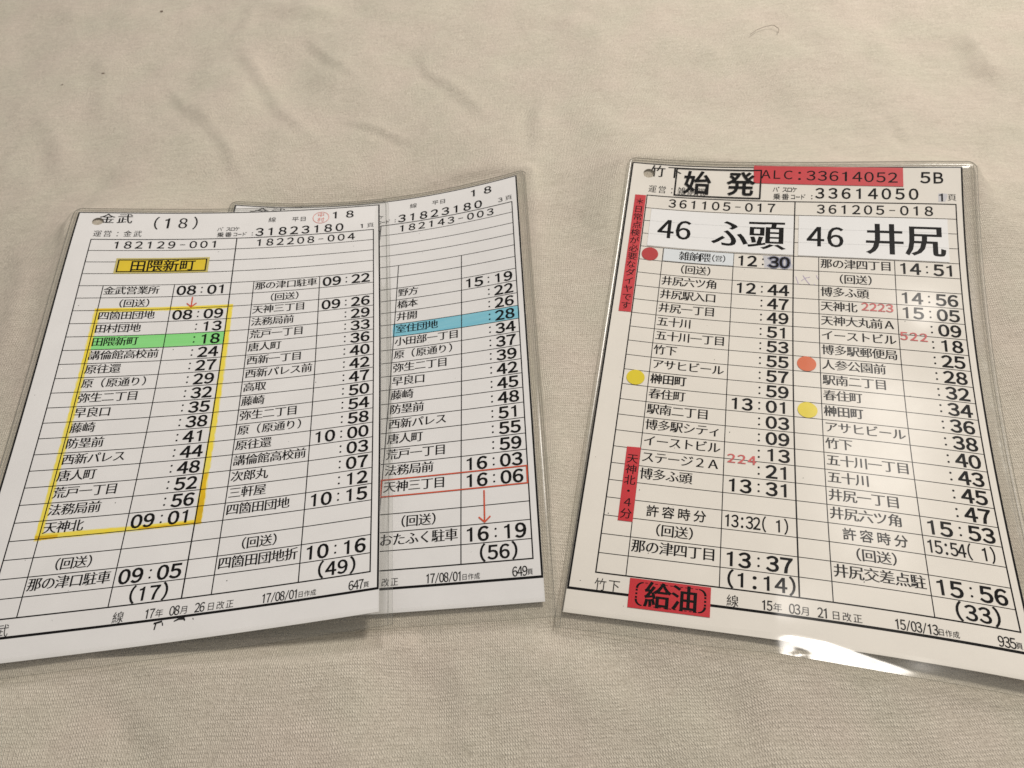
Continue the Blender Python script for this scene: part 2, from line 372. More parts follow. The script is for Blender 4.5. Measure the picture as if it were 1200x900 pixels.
class Drawing:
    """flat shapes in card millimetres collected into ONE mesh"""
    def __init__(self, card, h):
        self.c = card; self.h = h; self.V = []; self.H = []; self.F = []; self.hole = None
    def add(self, P, F, h=None):
        n = len(self.V); self.V += [tuple(p) for p in P]; self.H += [self.h if h is None else h] * len(P)
        self.F += [[i + n for i in f] for f in F]
    def glyph(self, ch, u, v, w, hh, bx=0.0, by=0.0, lean=0.0):
        """character centred on (u, v); w, hh = size of its em box; bx, by thicken (+) or thin (-) the strokes"""
        if ch in ' 　': return
        P, NR, F = GL[ch]
        Q = P + NR * np.array([bx, by])
        self.add(np.stack([u + Q[:, 0] * w + lean * Q[:, 1] * hh, v - Q[:, 1] * hh], -1), F)
    def text(self, s, u, v, pitch, w, hh, bx=0, by=0, jit=0.0):
        for i, ch in enumerate(full(s)):
            self.glyph(ch, u + i * pitch + random.uniform(-jit, jit), v + random.uniform(-jit, jit), w, hh, bx, by)
    def vtext(self, s, u, v, pitch, w, hh, bx=0, by=0):
        for i, ch in enumerate(full(s)):
            self.glyph(ch, u + random.uniform(-.1, .1), v + i * pitch, w, hh, bx, by)
    def line(self, u0, v0, u1, v1, width, step=3.0):
        L = math.hypot(u1 - u0, v1 - v0)
        if L < 1e-6: return
        n = max(1, int(math.ceil(L / step))); nx, ny = -(v1 - v0) / L * width / 2, (u1 - u0) / L * width / 2
        P = []
        for i in range(n + 1):
            a = i / n; x = u0 + (u1 - u0) * a; y = v0 + (v1 - v0) * a
            P += [(x + nx, y + ny), (x - nx, y - ny)]
        self.add(P, [[2 * i, 2 * i + 1, 2 * i + 3, 2 * i + 2] for i in range(n)])
    def poly(self, pts, width):
        """a stroke through points, joined"""
        pts = np.array(pts, float); d = np.gradient(pts, axis=0); L = np.linalg.norm(d, axis=1, keepdims=True); d /= L
        nrm = np.stack([-d[:, 1], d[:, 0]], -1)
        w = np.broadcast_to(np.asarray(width, float), (len(pts),))[:, None]
        P = np.empty((2 * len(pts), 2)); P[0::2] = pts + nrm * w / 2; P[1::2] = pts - nrm * w / 2
        self.add(P, [[2 * i, 2 * i + 1, 2 * i + 3, 2 * i + 2] for i in range(len(pts) - 1)])
    def patch(self, tl, tr, br, bl, step=3.0, edge=None):
        tl, tr, br, bl = [np.array(p, float) for p in (tl, tr, br, bl)]
        nu = max(1, int(np.linalg.norm(tr - tl) / step)); nv = max(1, int(np.linalg.norm(bl - tl) / step))
        P = []
        for j in range(nv + 1):
            for i in range(nu + 1):
                a, b = i / nu, j / nv
                P.append((tl * (1 - a) + tr * a) * (1 - b) + (bl * (1 - a) + br * a) * b)
        P = np.array(P).reshape(nv + 1, nu + 1, 2)
        if edge:
            for j in range(nv + 1):
                P[j, 0, 0] += random.uniform(-edge, edge); P[j, -1, 0] += random.uniform(-edge, edge)
            for i in range(nu + 1):
                P[0, i, 1] += random.uniform(-edge, edge) * .4; P[-1, i, 1] += random.uniform(-edge, edge) * .4
        I = np.arange((nu + 1) * (nv + 1)).reshape(nv + 1, nu + 1)
        self.add(P.reshape(-1, 2), np.stack([I[:-1, :-1], I[1:, :-1], I[1:, 1:], I[:-1, 1:]], -1).reshape(-1, 4).tolist())
        return P
    def disc(self, u, v, ru, rv, n=40):
        P = [(u, v)] + [(u + ru * math.cos(a), v + rv * math.sin(a)) for a in np.linspace(0, 2 * math.pi, n, endpoint=False)]
        self.add(P, [[0, 1 + i, 1 + (i + 1) % n] for i in range(n)])
    def ring(self, u, v, ru, rv, width, n=48):
        a = np.linspace(0, 2 * math.pi, n + 1)
        self.poly(np.stack([u + ru * np.cos(a), v + rv * np.sin(a)], -1), width)
    def box(self, u0, v0, u1, v1, w):
        self.line(u0 - w / 2, v0, u1 + w / 2, v0, w); self.line(u0 - w / 2, v1, u1 + w / 2, v1, w)
        self.line(u0, v0 + w / 2, u0, v1 - w / 2, w); self.line(u1, v0 + w / 2, u1, v1 - w / 2, w)
    def build(self, name, mat, parent, thick=0.0):
        V = np.array(self.V); H = np.array(self.H)
        me = bpy.data.meshes.new(name)
        me.from_pydata(self.c.at(V[:, 0], V[:, 1], H).tolist(), [], self.F)
        bm = bmesh.new(); bm.from_mesh(me)
        if self.hole:
            bmesh.ops.triangulate(bm, faces=bm.faces)
            for _ in range(4):
                es = [e for e in bm.edges if e.calc_length() > 0.5 * MM and near_hole(self.c, e, self.hole)]
                if not es: break
                bmesh.ops.subdivide_edges(bm, edges=es, cuts=1)
                bmesh.ops.triangulate(bm, faces=bm.faces)
            dead = [f for f in bm.faces if in_hole(self.c, f.calc_center_median(), self.hole)]
            bmesh.ops.delete(bm, geom=dead, context='FACES')
        for f in bm.faces:
            if f.normal.z < 0: f.normal_flip()
        if thick:
            r = bmesh.ops.extrude_face_region(bm, geom=list(bm.faces))
            nv = [g for g in r['geom'] if isinstance(g, bmesh.types.BMVert)]
            for v in nv: v.co.z += thick * MM
            bmesh.ops.recalc_face_normals(bm, faces=bm.faces)
        bm.to_mesh(me); bm.free(); me.update()
        return link(name, me, parent, [mat])

def uv_local(c, co):
    return c.to_uv(co[0] + c.origin[0], co[1] + c.origin[1])
def in_hole(c, co, hole):
    u, v = uv_local(c, co); return (u - hole[0]) ** 2 + (v - hole[1]) ** 2 < hole[2] ** 2
def near_hole(c, e, hole):
    co = (e.verts[0].co + e.verts[1].co) / 2; u, v = uv_local(c, co)
    return (u - hole[0]) ** 2 + (v - hole[1]) ** 2 < (hole[2] + 3.0) ** 2

# ------------------------------------------------------------------ what is printed on the cards
KS = "（回送）"
T0 = dict(code=("182129-001", "182208-004"), num="31823180", corner="1 8", page="1", foot="647", made="17/08/01", rev=("17", "08", "26"), depot="金武",
    left={5: ("金武営業所", "08:01"), 6: (KS, ""), 7: ("四箇田団地", "08:09"), 8: ("田村団地", ":13"), 9: ("田隈新町", ":18"), 10: ("講倫館高校前", ":24"),
          11: ("原往還", ":27"), 12: ("原（原通り）", ":29"), 13: ("弥生二丁目", ":32"), 14: ("早良口", ":35"), 15: ("藤崎", ":38"), 16: ("防塁前", ":41"),
          17: ("西新パレス", ":44"), 18: ("唐人町", ":48"), 19: ("荒戸一丁目", ":52"), 20: ("法務局前", ":56"), 21: ("天神北", "09:01"), 23: (KS, ""),
          24: ("那の津口駐車", "09:05"), 25: ("", "(17)")},
    right={5: ("那の津口駐車", "09:22"), 6: (KS, ""), 7: ("天神三丁目", "09:26"), 8: ("法務局前", ":29"), 9: ("荒戸一丁目", ":33"), 10: ("唐人町", ":36"),
           11: ("西新一丁目", ":40"), 12: ("西新パレス前", ":42"), 13: ("高取", ":47"), 14: ("藤崎", ":50"), 15: ("弥生二丁目", ":54"), 16: ("原（原通り）", ":58"),
           17: ("原往還", "10:00"), 18: ("講倫館高校前", ":03"), 19: ("次郎丸", ":07"), 20: ("三軒屋", ":12"), 21: ("四箇田団地", "10:15"), 23: (KS, ""),
           24: ("四箇田団地折", "10:16"), 25: ("", "(49)")})
T1 = dict(code=("", "182143-003"), num="31823180", corner="1 8", page="3", foot="649", made="17/08/01", rev=("", "", "26"), depot="金武", left={},
    right={7: ("野方", "15:19"), 8: ("橋本", ":22"), 9: ("井開", ":26"), 10: ("室住団地", ":28"), 11: ("小田部一丁目", ":34"), 12: ("原（原通り）", ":37"),
           13: ("弥生二丁目", ":39"), 14: ("早良口", ":42"), 15: ("藤崎", ":45"), 16: ("防塁前", ":48"), 17: ("西新パレス", ":51"), 18: ("唐人町", ":55"),
           19: ("荒戸一丁目", ":59"), 20: ("法務局前", "16:03"), 21: ("天神三丁目", "16:06"), 23: (KS, ""), 24: ("おたふく駐車", "16:19"), 25: ("", "(56)")})
T2 = dict(code=("361105-017", "361205-018"), num="33614050", corner="", page="", foot="935", made="15/03/13", rev=("15", "03", "21"), depot="竹下",
    left={6: (KS, ""), 7: ("井尻六ツ角", "12:44"), 8: ("井尻駅入口", ":47"), 9: ("井尻一丁目", ":49"), 10: ("五十川", ":51"), 11: ("五十川一丁目", ":53"),
          12: ("竹下", ":55"), 13: ("アサヒビール", ":57"), 14: ("榊田町", ":59"), 15: ("春住町", "13:01"), 16: ("駅南二丁目", ":03"), 17: ("博多駅シティ", ":09"),
          18: ("イーストビル", ":13"), 19: ("ステージ２Ａ", ":21"), 20: ("博多ふ頭", "13:31"), 22: ("許容時分", "13:32( 1)"), 23: (KS, ""), 24: ("那の津四丁目", "13:37"),
          25: ("", "(1:14)"), 5: ("", "12:30")},
    right={5: ("那の津四丁目", "14:51"), 6: (KS, ""), 7: ("博多ふ頭", "14:56"), 8: ("天神北", "15:05"), 9: ("天神大丸前Ａ", ":09"), 10: ("イーストビル", ":18"),
           11: ("博多駅郵便局", ":25"), 12: ("人参公園前", ":28"), 13: ("駅南二丁目", ":32"), 14: ("春住町", ":34"), 15: ("榊田町", ":36"), 16: ("アサヒビール", ":38"),
           17: ("竹下", ":40"), 18: ("五十川一丁目", ":43"), 19: ("五十川", ":45"), 20: ("井尻一丁目", ":47"), 21: ("井尻六ツ角", "15:53"), 22: ("許容時分", "15:54( 1)"),
           23: (KS, ""), 24: ("井尻交差点駐", "15:56"), 25: ("", "(33)")})
TABLES = [T0, T1, T2]
need = set(FULL) - set('　')
for T in TABLES:
    for side in ('left', 'right'):
        for n, t in T[side].values(): need |= set(full(n)) | set(full(t))
need |= set("金武竹下運営雑餉隈線平日中村ハ゛スロケ乗番コート頁年月改正作成田隈新町始発ふ頭井尻給油日常点検が必要なダイヤです天神北・分")
need.discard('　'); need.discard(' ')
load_glyphs(sorted(need))

SLEEVE = dict(u0=-2.3, u1=132.5, v0=-2.6, v1=200.0)
def row(k): return V0 + RH * k
MINCHO = dict(bx=0.019, by=-0.011)

def build_card(k, name, label, paper_mat):
    c = CARDS[k]; T = TABLES[k]
    root = bpy.data.objects.new(name, None); COL.objects.link(root); root.location = c.origin
    root.empty_display_size = 0.1
    root["label"] = label; root["category"] = "timetable card"; root["group"] = "bus timetable cards in clear vinyl pockets"
    c.root = root
    HOLE = [(8.3, 5.6, 2.35), (8.0, 5.4, 2.35), (7.3, 5.1, 2.35)][k]
    thin = 0.8 if k == 2 else 1.0
    # --- paper, with its punched hole
    d = Drawing(c, -0.30)
    d.patch((-0.35, -0.35), (128.35, -0.35), (128.35, VPB), (-0.35, VPB), 2.6)
    paper_hole(d, HOLE)
    paper = d.build("paper_sheet", paper_mat, root, thick=0.30)
    # --- ruled table
    d = Drawing(c, 0.05); w = 0.29 * thin
    for r in range(1, 25):
        d.line(UC[0], row(r), UC[6], row(r), w)
    d.h = 0.065
    for q in (1, 2, 4, 5): d.line(UC[q], row(4), UC[q], row(25), 0.34 * thin)
    d.h = 0.075
    d.box(UC[0], row(0), UC[6], row(25), 0.40); d.line(UC[3], row(0) + .21, UC[3], row(25) - .21, 0.44)
    d.build("table_ruling", M['ink'], paper)
    d = Drawing(c, 0.05)
    d.line(-.3, 0.1, 128.3, 0.1, 0.5); d.line(0, 0.36, 0, VFB - .41, 0.62); d.line(128, 0.36, 128, VFB - .41, 0.62); d.line(-.28, VFB, 128.28, VFB, 0.8)
    d.build("printed_frame", M['ink'], paper)
    # --- columns of stop names and of times
    for side, (ca, cb, cc) in (('left', (1, 2, 3)), ('right', (4, 5, 6))):
        rows = T[side]
        for r, (nm, tm) in rows.items():
            dn = Drawing(c, 0.10); dt = Drawing(c, 0.10)
            cy = row(r - 1) + RH * 0.43
            if nm == KS:
                mid = (UC[ca] + UC[cb]) / 2 - 0.4
                for ch, off in zip(KS, (-5.0, -2.1, 2.1, 5.0)):
                    dn.glyph(ch, mid + off, cy + .35, 4.3, 4.6, **MINCHO)
            elif nm == "許容時分":
                dn.text(nm, UC[ca] + 6.0, cy + .4, 4.9, 4.1, 4.5, 0.012, 0.006)
            elif nm == "榊田町":
                dn.text(nm, UC[ca] + 2.75, cy, 4.22, 4.4, 4.7, 0.024, -0.002)
            elif nm == "原（原通り）":
                for ch, x in zip(nm, (2.75, 8.2, 11.4, 15.6, 19.7, 22.8)):
                    dn.glyph(ch, UC[ca] + x, cy, 4.3, 4.6, **MINCHO)
            else:
                dn.text(nm, UC[ca] + 2.75, cy, 4.25, 4.45, 4.75, **MINCHO)
            ty = row(r - 1) + RH * 0.52
            right = UC[cc]
            if r == 25:
                n = len(tm); p = 3.7
                mid = right - 10.6
                for i, ch in enumerate(full(tm)):
                    dt.glyph(ch, mid + (i - (n - 1) / 2) * p + (0.5 if ch == '（' else -0.5 if ch == '）' else 0), ty, 5.7, 6.3, 0.026, 0.012)
            elif '(' in tm:
                dt.text(tm, right - 20.6, ty, 2.18, 3.9, 5.9, 0.02, 0.006)
            elif tm:
                s = tm.rjust(5)
                for i, ch in enumerate(full(s)):
                    x = right - 3.35 - (4 - i) * 4.0
                    if ch == '：':
                        for yy in (-1.25, 1.25): dt.disc(x, ty + yy, 0.36, 0.36, 10)
                    elif not (k == 2 and side == 'left' and r == 5 and i > 2):
                        dt.glyph(ch, x, ty, 6.2, 6.65, 0.031, 0.017)
            if dn.V: dn.build("stop_name", M['ink'], paper)
            if dt.V: dt.build("departure_time", M['ink'], paper)
    # --- heading
    def fresh(h=0.10):
        q = Drawing(c, h); q.hole = HOLE; return q
    d = fresh()
    f = (11.9, 3.9) if k != 2 else (10.9, 3.8)
    d.text(T['depot'], f[0], f[1], 7.2, 6.5, 6.6, 0.014, -0.008)
    d.build('depot_name', M['ink'], paper); d = fresh()
    if k == 0:
        for ch, x in zip("（１８）", (32.2, 37.0, 43.2, 48.3)):
            d.glyph(ch, x, 6.7, 6.6, 8.6, 0.014, -0.006)
        d.build('route_number', M['ink'], paper); d = fresh()
    for s, x in zip(T['code'], (18.4, 76.5)):
        if s:
            d = fresh(); d.text(s, x, 20.1, 4.37, 5.3, 5.6, 0.018, 0.008); d.build('schedule_code', M['ink'], paper)
    d = fresh()
    d.text(T['num'], 76.0, 13.4 if k != 2 else 12.5, 4.94, 6.0, 6.6, 0.022, 0.012); d.build('crew_number', M['ink'], paper); d = fresh()
    if T['corner']:
        d.glyph('１', 108.6, 5.0, 6.0, 6.2, 0.01, 0.005); d.glyph('８', 115.0, 5.0, 6.0, 6.2, 0.02, 0.01); d.build('route_number', M['ink'], paper); d = fresh()
    if T['page']:
        d.glyph(full(T['page']), 120.5, 13.8, 3.6, 3.6, 0.012, 0.0); d.build('page_number', M['ink'], paper); d = fresh()
    if k == 2:
        d.glyph('５', 114.9, 4.9, 6.4, 6.6, 0.022, 0.014); d.glyph('Ｂ', 119.6, 5.0, 5.6, 6.6, 0.022, 0.014); d.build('duty_code', M['ink'], paper)
    d = fresh(0.12)
    owner = "運営：金武" if k != 2 else "運営：雑餉隈"
    d.text(owner, 9.6, 13.3, 4.0, 3.5, 4.2, 0.004, -0.016); d.build('operator_line', M['ink_grey'], paper); d = fresh(0.12)
    if k != 2:
        d.glyph('線', 80.9, 5.7, 3.4, 3.6, 0, -0.012); d.glyph('平', 91.0, 6.1, 3.2, 3.3, 0, -0.005); d.glyph('日', 94.4, 6.2, 3.2, 3.3, 0, -0.005); d.build('day_type', M['ink_grey'], paper); d = fresh(0.12)
    d.glyph('頁', 124.2, 13.7, 3.4, 3.4, 0, -0.015); d.build('page_mark', M['ink_grey'], paper); d = fresh(0.12)
    x = 58.9
    for i, ch in enumerate("ハ゛スロケ"): d.glyph(ch, x + i * 1.85 + (.2 if ch == '゛' else 0), 10.9, 2.3, 2.9, 0.006, 0.0)
    d.glyph('乗', 59.6, 14.4, 3.0, 3.3, 0.006, -0.004); d.glyph('番', 62.9, 14.4, 3.0, 3.3, 0.006, -0.004)
    for ch, x in zip("コート゛", (65.8, 67.7, 69.4, 71.0)):
        if ch == 'ー': d.line(x - .8, 14.4, x + .8, 14.4, .3)
        else: d.glyph(ch, x, 14.4, 2.2, 2.9, 0.006, 0.0)
    for yy in (13.7, 15.1): d.disc(73.0, yy, .26, .26, 8)
    d.build('crew_number_caption', M['ink_grey'], paper)
    # footer
    d = fresh(0.12)
    fy = 185.2
    if k != 1: d.glyph('線', 48.1, fy, 3.6, 4.0, 0, -0.012)
    d.text(T['depot'], 9.6, fy, 4.1, 3.8, 4.3, -0.003, -0.014)
    for s, x, tail in zip(T['rev'], (56.9, 64.5, 72.2), ("年", "月", "日改正")):
        d.text(s, x, fy, 1.5, 2.8, 4.1, 0.014, 0)
        d.text(tail, x + 3.7 + (0.5 if len(tail) > 1 else 0), fy + .2, 2.9, 2.6, 2.9, 0, -0.012)
    d.build('revision_line', M['ink_grey'], paper); d = fresh(0.12)
    for i, ch in enumerate(full(T['made'])):
        if ch == '／': d.line(92.2 + i * 1.42, fy + 1.6, 93.2 + i * 1.42, fy - 1.6, .26)
        else: d.glyph(ch, 92.7 + i * 1.42, fy, 2.6, 4.1, 0.02, 0.0)
    d.text("日作成", 104.1, fy + .4, 1.95, 1.9, 2.2, 0, -0.008); d.build('date_made', M['ink_grey'], paper); d = fresh(0.12)
    d.text(T['foot'], 119.7, fy, 1.55, 2.9, 4.2, 0.014, 0)
    d.glyph('頁', 124.4, fy + .4, 1.9, 2.1, 0, -0.005); d.build('sheet_number', M['ink_grey'], paper); d = fresh(0.12)
    if k == 0:   # stray toner crumbs below the frame and on the sheet
        d.line(59.5, 188.6, 62.0, 188.2, .55); d.line(60.2, 188.6, 60.0, 190.6, .4); d.line(62.1, 188.6, 62.4, 189.6, .3)
        d.poly([(65.6, 188.7), (67.0, 188.1), (68.6, 188.2), (69.0, 188.9)], (.3, .6, .7, .3))
        d.line(71.3, 188.4, 71.6, 188.9, .2)
    for _ in range(26):
        u, v = random.uniform(2, 126), random.uniform(2, 194); r = random.uniform(.07, .17)
        d.disc(u, v, r, r * random.uniform(.7, 1.3), 7)
    d.build("toner_specks", M['ink_grey'], paper)
    # --- clear vinyl pocket
    pocket(c, root, k)
    return root, paper, HOLE

def paper_hole(d, hole):
    """cut the punched hole cleanly: drop the grid cells round it and join the gap to a true circle"""
    V = np.array(d.V); hu, hv, hr = hole
    keep, gone = [], []
    for f in d.F:
        cen = V[f].mean(0)
        (gone if np.hypot(*(cen - (hu, hv))) < hr + 2.4 else keep).append(f)
    edges = {}
    for f in gone:
        for a, b in zip(f, f[1:] + f[:1]):
            if (b, a) in edges: del edges[(b, a)]
            else: edges[(a, b)] = 1
    nxt = {a: b for a, b in edges}
    a0 = next(iter(nxt)); loop = [a0]
    while nxt[loop[-1]] != a0: loop.append(nxt[loop[-1]])
    # refine the outer loop, then one circle vertex per loop vertex
    base = len(d.V); extra = []; pts = []
    for i, a in enumerate(loop):
        b = loop[(i + 1) % len(loop)]
        pts.append(a)
    ring = []
    nseg = 4
    for i, a in enumerate(loop):
        ang = math.atan2(V[a][1] - hv, V[a][0] - hu)
        b = loop[(i + 1) % len(loop)]; angb = math.atan2(V[b][1] - hv, V[b][0] - hu)
        da = (angb - ang + math.pi) % (2 * math.pi) - math.pi
        ids = []
        for q in range(nseg):
            t = ang + da * q / nseg
            d.V.append((hu + hr * math.cos(t), hv + hr * math.sin(t))); d.H.append(d.h); ids.append(len(d.V) - 1)
        ring.append(ids)
    d.F = keep
    n = len(loop)
    for i in range(n):
        a, b = loop[i], loop[(i + 1) % n]; nx = ring[(i + 1) % n][0]
        d.F.append([a, b, nx] + ring[i][::-1])

def pocket(c, root, k):
    u0, u1, v0, v1 = SLEEVE['u0'], SLEEVE['u1'], SLEEVE['v0'], SLEEVE['v1']
    if k == 2: u0 = -2.0; u1 = 133.6
    offs = [0, .3, .6, .9, 1.2, 1.5, 1.9, 2.4, 3.2, 4.2, 5.5, 7.5]
    us = sorted(set([u0 + o for o in offs] + [u1 - o for o in offs] + list(np.linspace(u0 + 11, u1 - 11, 100 if k == 2 else 30))))
    vs = sorted(set([v0 + o for o in offs] + [v1 - o for o in (0, .4, .8, 1.2, 1.6, 2.0, 2.4, 2.8, 3.2, 3.6, 4, 4.5, 5, 5.5, 6, 6.5, 7, 8)] + list(np.linspace(v0 + 11, v1 - 11, 46))))
    U, V = np.meshgrid(us, vs)
    r = 3.6
    def rounded(U, V):
        U = U.copy(); V = V.copy()
        for side in (0, 1):
            du = (U - u0) if side == 0 else (u1 - U); dv = V - v0
            a = np.clip((r - du) / r, 0, 1); b = np.clip((r - dv) / r, 0, 1)
            a2 = a * np.sqrt(1 - b * b / 2); b2 = b * np.sqrt(1 - a * a / 2)
            U = U + np.where(a > 0, (a - a2) * r * (1 if side == 0 else -1), 0); V = V + np.where(b > 0, (b - b2) * r, 0)
        return U, V
    Ur, Vr = rounded(U, V)
    de = np.minimum(np.minimum(U - u0, u1 - U), V - v0)
    weld = np.exp(-((de - 1.35) / .32) ** 2)
    body = smooth(1.5, 3.2, de)
    rs = np.random.RandomState(3 + k)
    wob = value_noise(U * .045 + 7 * k, V * .03, 11 + k) * .5 + value_noise(U * .11, V * .08 + 3, 21 + k) * .25
    top = 0.20 + 0.30 * body - 0.15 * weld + 0.20 * body * np.maximum(wob, -.4)
    top = np.maximum(top, np.where(de > 2.0, 0.22, 0.06))
    # the open bottom edge: the front sheet lifts off the paper
    tail = smooth(196.2, 200.0, V)
    hang = smooth(VPB - 2, v1, V)
    top = top + hang * [0.5, 0.35, 0.3][k] * (1 - (smooth(53, 60, U) * (1 - smooth(88, 100, U)) if k == 2 else 0))
    if k == 2:   # the lip curls up towards the viewer over a stretch of the bottom edge
        curl = smooth(53, 60, U) * (1 - smooth(88, 100, U))
        top = top + smooth(172, 192.5, V) * smooth(36, 62, U) * 0.00235 * np.maximum(88 - np.maximum(U, 59), 0) ** 2
        start = 193.6 + 0.22 * np.maximum(U - 72, 0) + 0.40 * np.maximum(64 - U, 0) + 0.5 * value_noise(U * .21, U * 0 + 2.5, 77)
        top = top + curl * (0.145 + .015 * value_noise(U * .16, V * .2, 78)) * np.maximum(V - start, 0)
        top = top - 0.30 * np.exp(-((U - 65.5 - .5 * np.sin(V * 2)) ** 2 * .6 + (V - 199.4) ** 2) / (2 * 1.1 ** 2))
        top = top + 1.15 * np.exp(-((U - 111) ** 2 + (V - 74.5) ** 2) / (2 * 9.0 ** 2))   # the vinyl stands off the paper here
    bot = -0.34 - 0.15 * body + 0.12 * weld + np.where(hang > 0, -0.15 * hang, 0)
    def sheet_mesh(H, name, mats, pick):
        P = c.at(Ur, Vr, H).reshape(-1, 3)
        I = np.arange(U.size).reshape(U.shape)
        F = np.stack([I[:-1, :-1], I[1:, :-1], I[1:, 1:], I[:-1, 1:]], -1).reshape(-1, 4)
        me = bpy.data.meshes.new(name); me.from_pydata(P.tolist(), [], F.tolist())
        for m in mats: me.materials.append(m)
        cu = (U[:-1, :-1] + U[1:, 1:]) / 2; cv = (V[:-1, :-1] + V[1:, 1:]) / 2
        me.polygons.foreach_set('material_index', pick(cu, cv).astype(np.int32).ravel())
        me.polygons.foreach_set('use_smooth', [True] * len(me.polygons)); me.update()
        return link(name, me, root)
    inside = lambda cu, cv: np.where((cu > 0) & (cu < 128.3) & (cv > 0) & (cv < VPB - 1.2), 0, 1)
    front = sheet_mesh(top, "vinyl_front", [M['vinyl_window'], M['vinyl_margin']], inside)
    back = sheet_mesh(bot, "vinyl_back", [M['vinyl_back']], lambda cu, cv: np.zeros_like(cu))
    # welded rim on three sides: a strip that closes front to back, plus the two cut lips at the open bottom
    nv, nu = U.shape
    path = [(j, 0) for j in range(nv - 1, -1, -1)] + [(0, i) for i in range(1, nu)] + [(j, nu - 1) for j in range(1, nv)]
    P, F = [], []
    for (j, i) in path:
        # outward direction in the card plane
        P.append(c.at(Ur[j, i], Vr[j, i], top[j, i]).tolist()); P.append(c.at(Ur[j, i], Vr[j, i], bot[j, i]).tolist())
    for q in range(len(path) - 1): F.append([2 * q, 2 * q + 1, 2 * q + 3, 2 * q + 2])
    # a fine raised weld bead just inside the edge
    jin = [q for q, o in enumerate(us) if abs(o - (u0 + 1.2)) < 1e-6][0]; jr = [q for q, o in enumerate(us) if abs(o - (u1 - 1.2)) < 1e-6][0]
    jt = [q for q, o in enumerate(vs) if abs(o - (v0 + 1.2)) < 1e-6][0]
    bead = [(j, jin) for j in range(nv - 1, jt - 1, -1)] + [(jt, i) for i in range(jin + 1, jr + 1)] + [(j, jr) for j in range(jt + 1, nv)]
    b0 = len(P)
    for (j, i) in bead:
        u, v = Ur[j, i], Vr[j, i]
        tu = 0.22 if i == jin else (-0.22 if i == jr else 0); tv = 0.22 if j == jt else 0
        P.append(c.at(u, v, top[j, i] + .02).tolist()); P.append(c.at(u + tu / 2, v + tv / 2, top[j, i] + .14).tolist()); P.append(c.at(u + tu, v + tv, top[j, i] + .02).tolist())
    for q in range(len(bead) - 1):
        for s in (0, 1): F.append([b0 + 3 * q + s, b0 + 3 * q + s + 1, b0 + 3 * q + s + 4, b0 + 3 * q + s + 3])
    # lips
    for H, t in ((top, -0.22), (bot, 0.12)):
        n0 = len(P)
        for i in range(nu):
            P.append(c.at(Ur[-1, i], Vr[-1, i], H[-1, i]).tolist()); P.append(c.at(Ur[-1, i], Vr[-1, i] + .06, H[-1, i] + t).tolist())
        for i in range(nu - 1): F.append([n0 + 2 * i, n0 + 2 * i + 1, n0 + 2 * i + 3, n0 + 2 * i + 2])
    me = bpy.data.meshes.new("welded_edge"); me.from_pydata(P, [], F); me.update()
    link("welded_edge", me, root, [M['vinyl_edge']])

LAB = ["white timetable card overlapping its neighbour, with a yellow highlighter outline and a green row",
       "white timetable card half hidden under another, with a blue row and a red arrow",
       "cream timetable card with red labels, coloured dots and large 46 headings, lying apart"]
cards = [build_card(k, "timetable_card", LAB[k], M['paper_cream'] if k == 2 else M['paper_white']) for k in range(3)]

# ------------------------------------------------------------------ marks and stickers, card by card
def arrow(d, u, v0, v1, w, head):
    d.line(u, v0, u, v1 - .2, w); d.line(u - head, v1 - head * 1.1, u + w * .2, v1, w); d.h += .01; d.line(u + head, v1 - head * 1.1, u - w * .2, v1, w)

# first card
root, paper, HOLE = cards[0]; c = CARDS[0]
d = Drawing(c, 0.02)
r6, r21 = row(6), row(21)
d.patch((UC[1] - 1.0, r6 - 1.0), (UC[3] + 1.7, r6 - 1.0), (UC[3] + 1.7, r6 + .7), (UC[1] - 1.0, r6 + .7), 1.5, .25)
d.patch((UC[1] - 1.0, r6 + .7), (UC[1] + .9, r6 + .7), (UC[1] + .8, r21 + .5), (UC[1] - 1.2, r21 + .5), 1.5, .22)
d.patch((UC[3] - .1, r6 + .7), (UC[3] + 1.7, r6 + .7), (UC[3] + 1.9, r21 - .8), (UC[3] - .1, r21 - .8), 1.5, .22)
d.patch((UC[1] + .8, r21 - 1.7), (UC[3] + 1.9, r21 - 1.3), (UC[3] + 1.9, r21 + .2), (UC[1] + .8, r21 + .2), 1.5, .25)
hl = d.build("highlighter_outline", M['marker_yellow'], paper)
d = Drawing(c, 0.012)
for q in (((UC[1] - 1.3, r6 - 1.2), (UC[3] + 2.0, r6 - 1.2), (UC[3] + 2.0, r6 + .9), (UC[1] - 1.3, r6 + .9)), ((UC[1] - 1.3, r6 + .9), (UC[1] + 1.2, r6 + .9), (UC[1] + 1.1, r21 + .8), (UC[1] - 1.5, r21 + .8)), ((UC[3] - .4, r6 + .9), (UC[3] + 2.0, r6 + .9), (UC[3] + 2.2, r21 - .8), (UC[3] - .4, r21 - .8)), ((UC[1] + 1.1, r21 - 2.0), (UC[3] + 2.2, r21 - 1.6), (UC[3] + 2.2, r21 + .5), (UC[1] + 1.1, r21 + .5))):
    d.patch(*q, 1.5, .2)
d.build("highlighter_fringe", M['marker_fringe'], paper)
d = Drawing(c, 0.03)   # where the pen went over twice
d.patch((UC[3] + .6, row(18)), (UC[3] + 1.5, row(18)), (UC[3] + 2.2, r21 + .3), (UC[3] - .3, r21 + .3), 1.2, .3)
d.patch((UC[1] - 1.0, r21 - 1.2), (UC[1] + 6, r21 - 1.1), (UC[1] + 6, r21 + .3), (UC[1] - 1.0, r21 + .5), 1.2, .3)
d.patch((UC[2] + 4, r21 - .8), (UC[3], r21 - .7), (UC[3], r21 + .1), (UC[2] + 4, r21 + .1), 1.2, .3)
d.patch((UC[1] - .6, r6 - .9), (UC[1] + 9, r6 - .7), (UC[1] + 7, r6 - .1), (UC[1] - .6, r6 + .3), 1.2, .2)
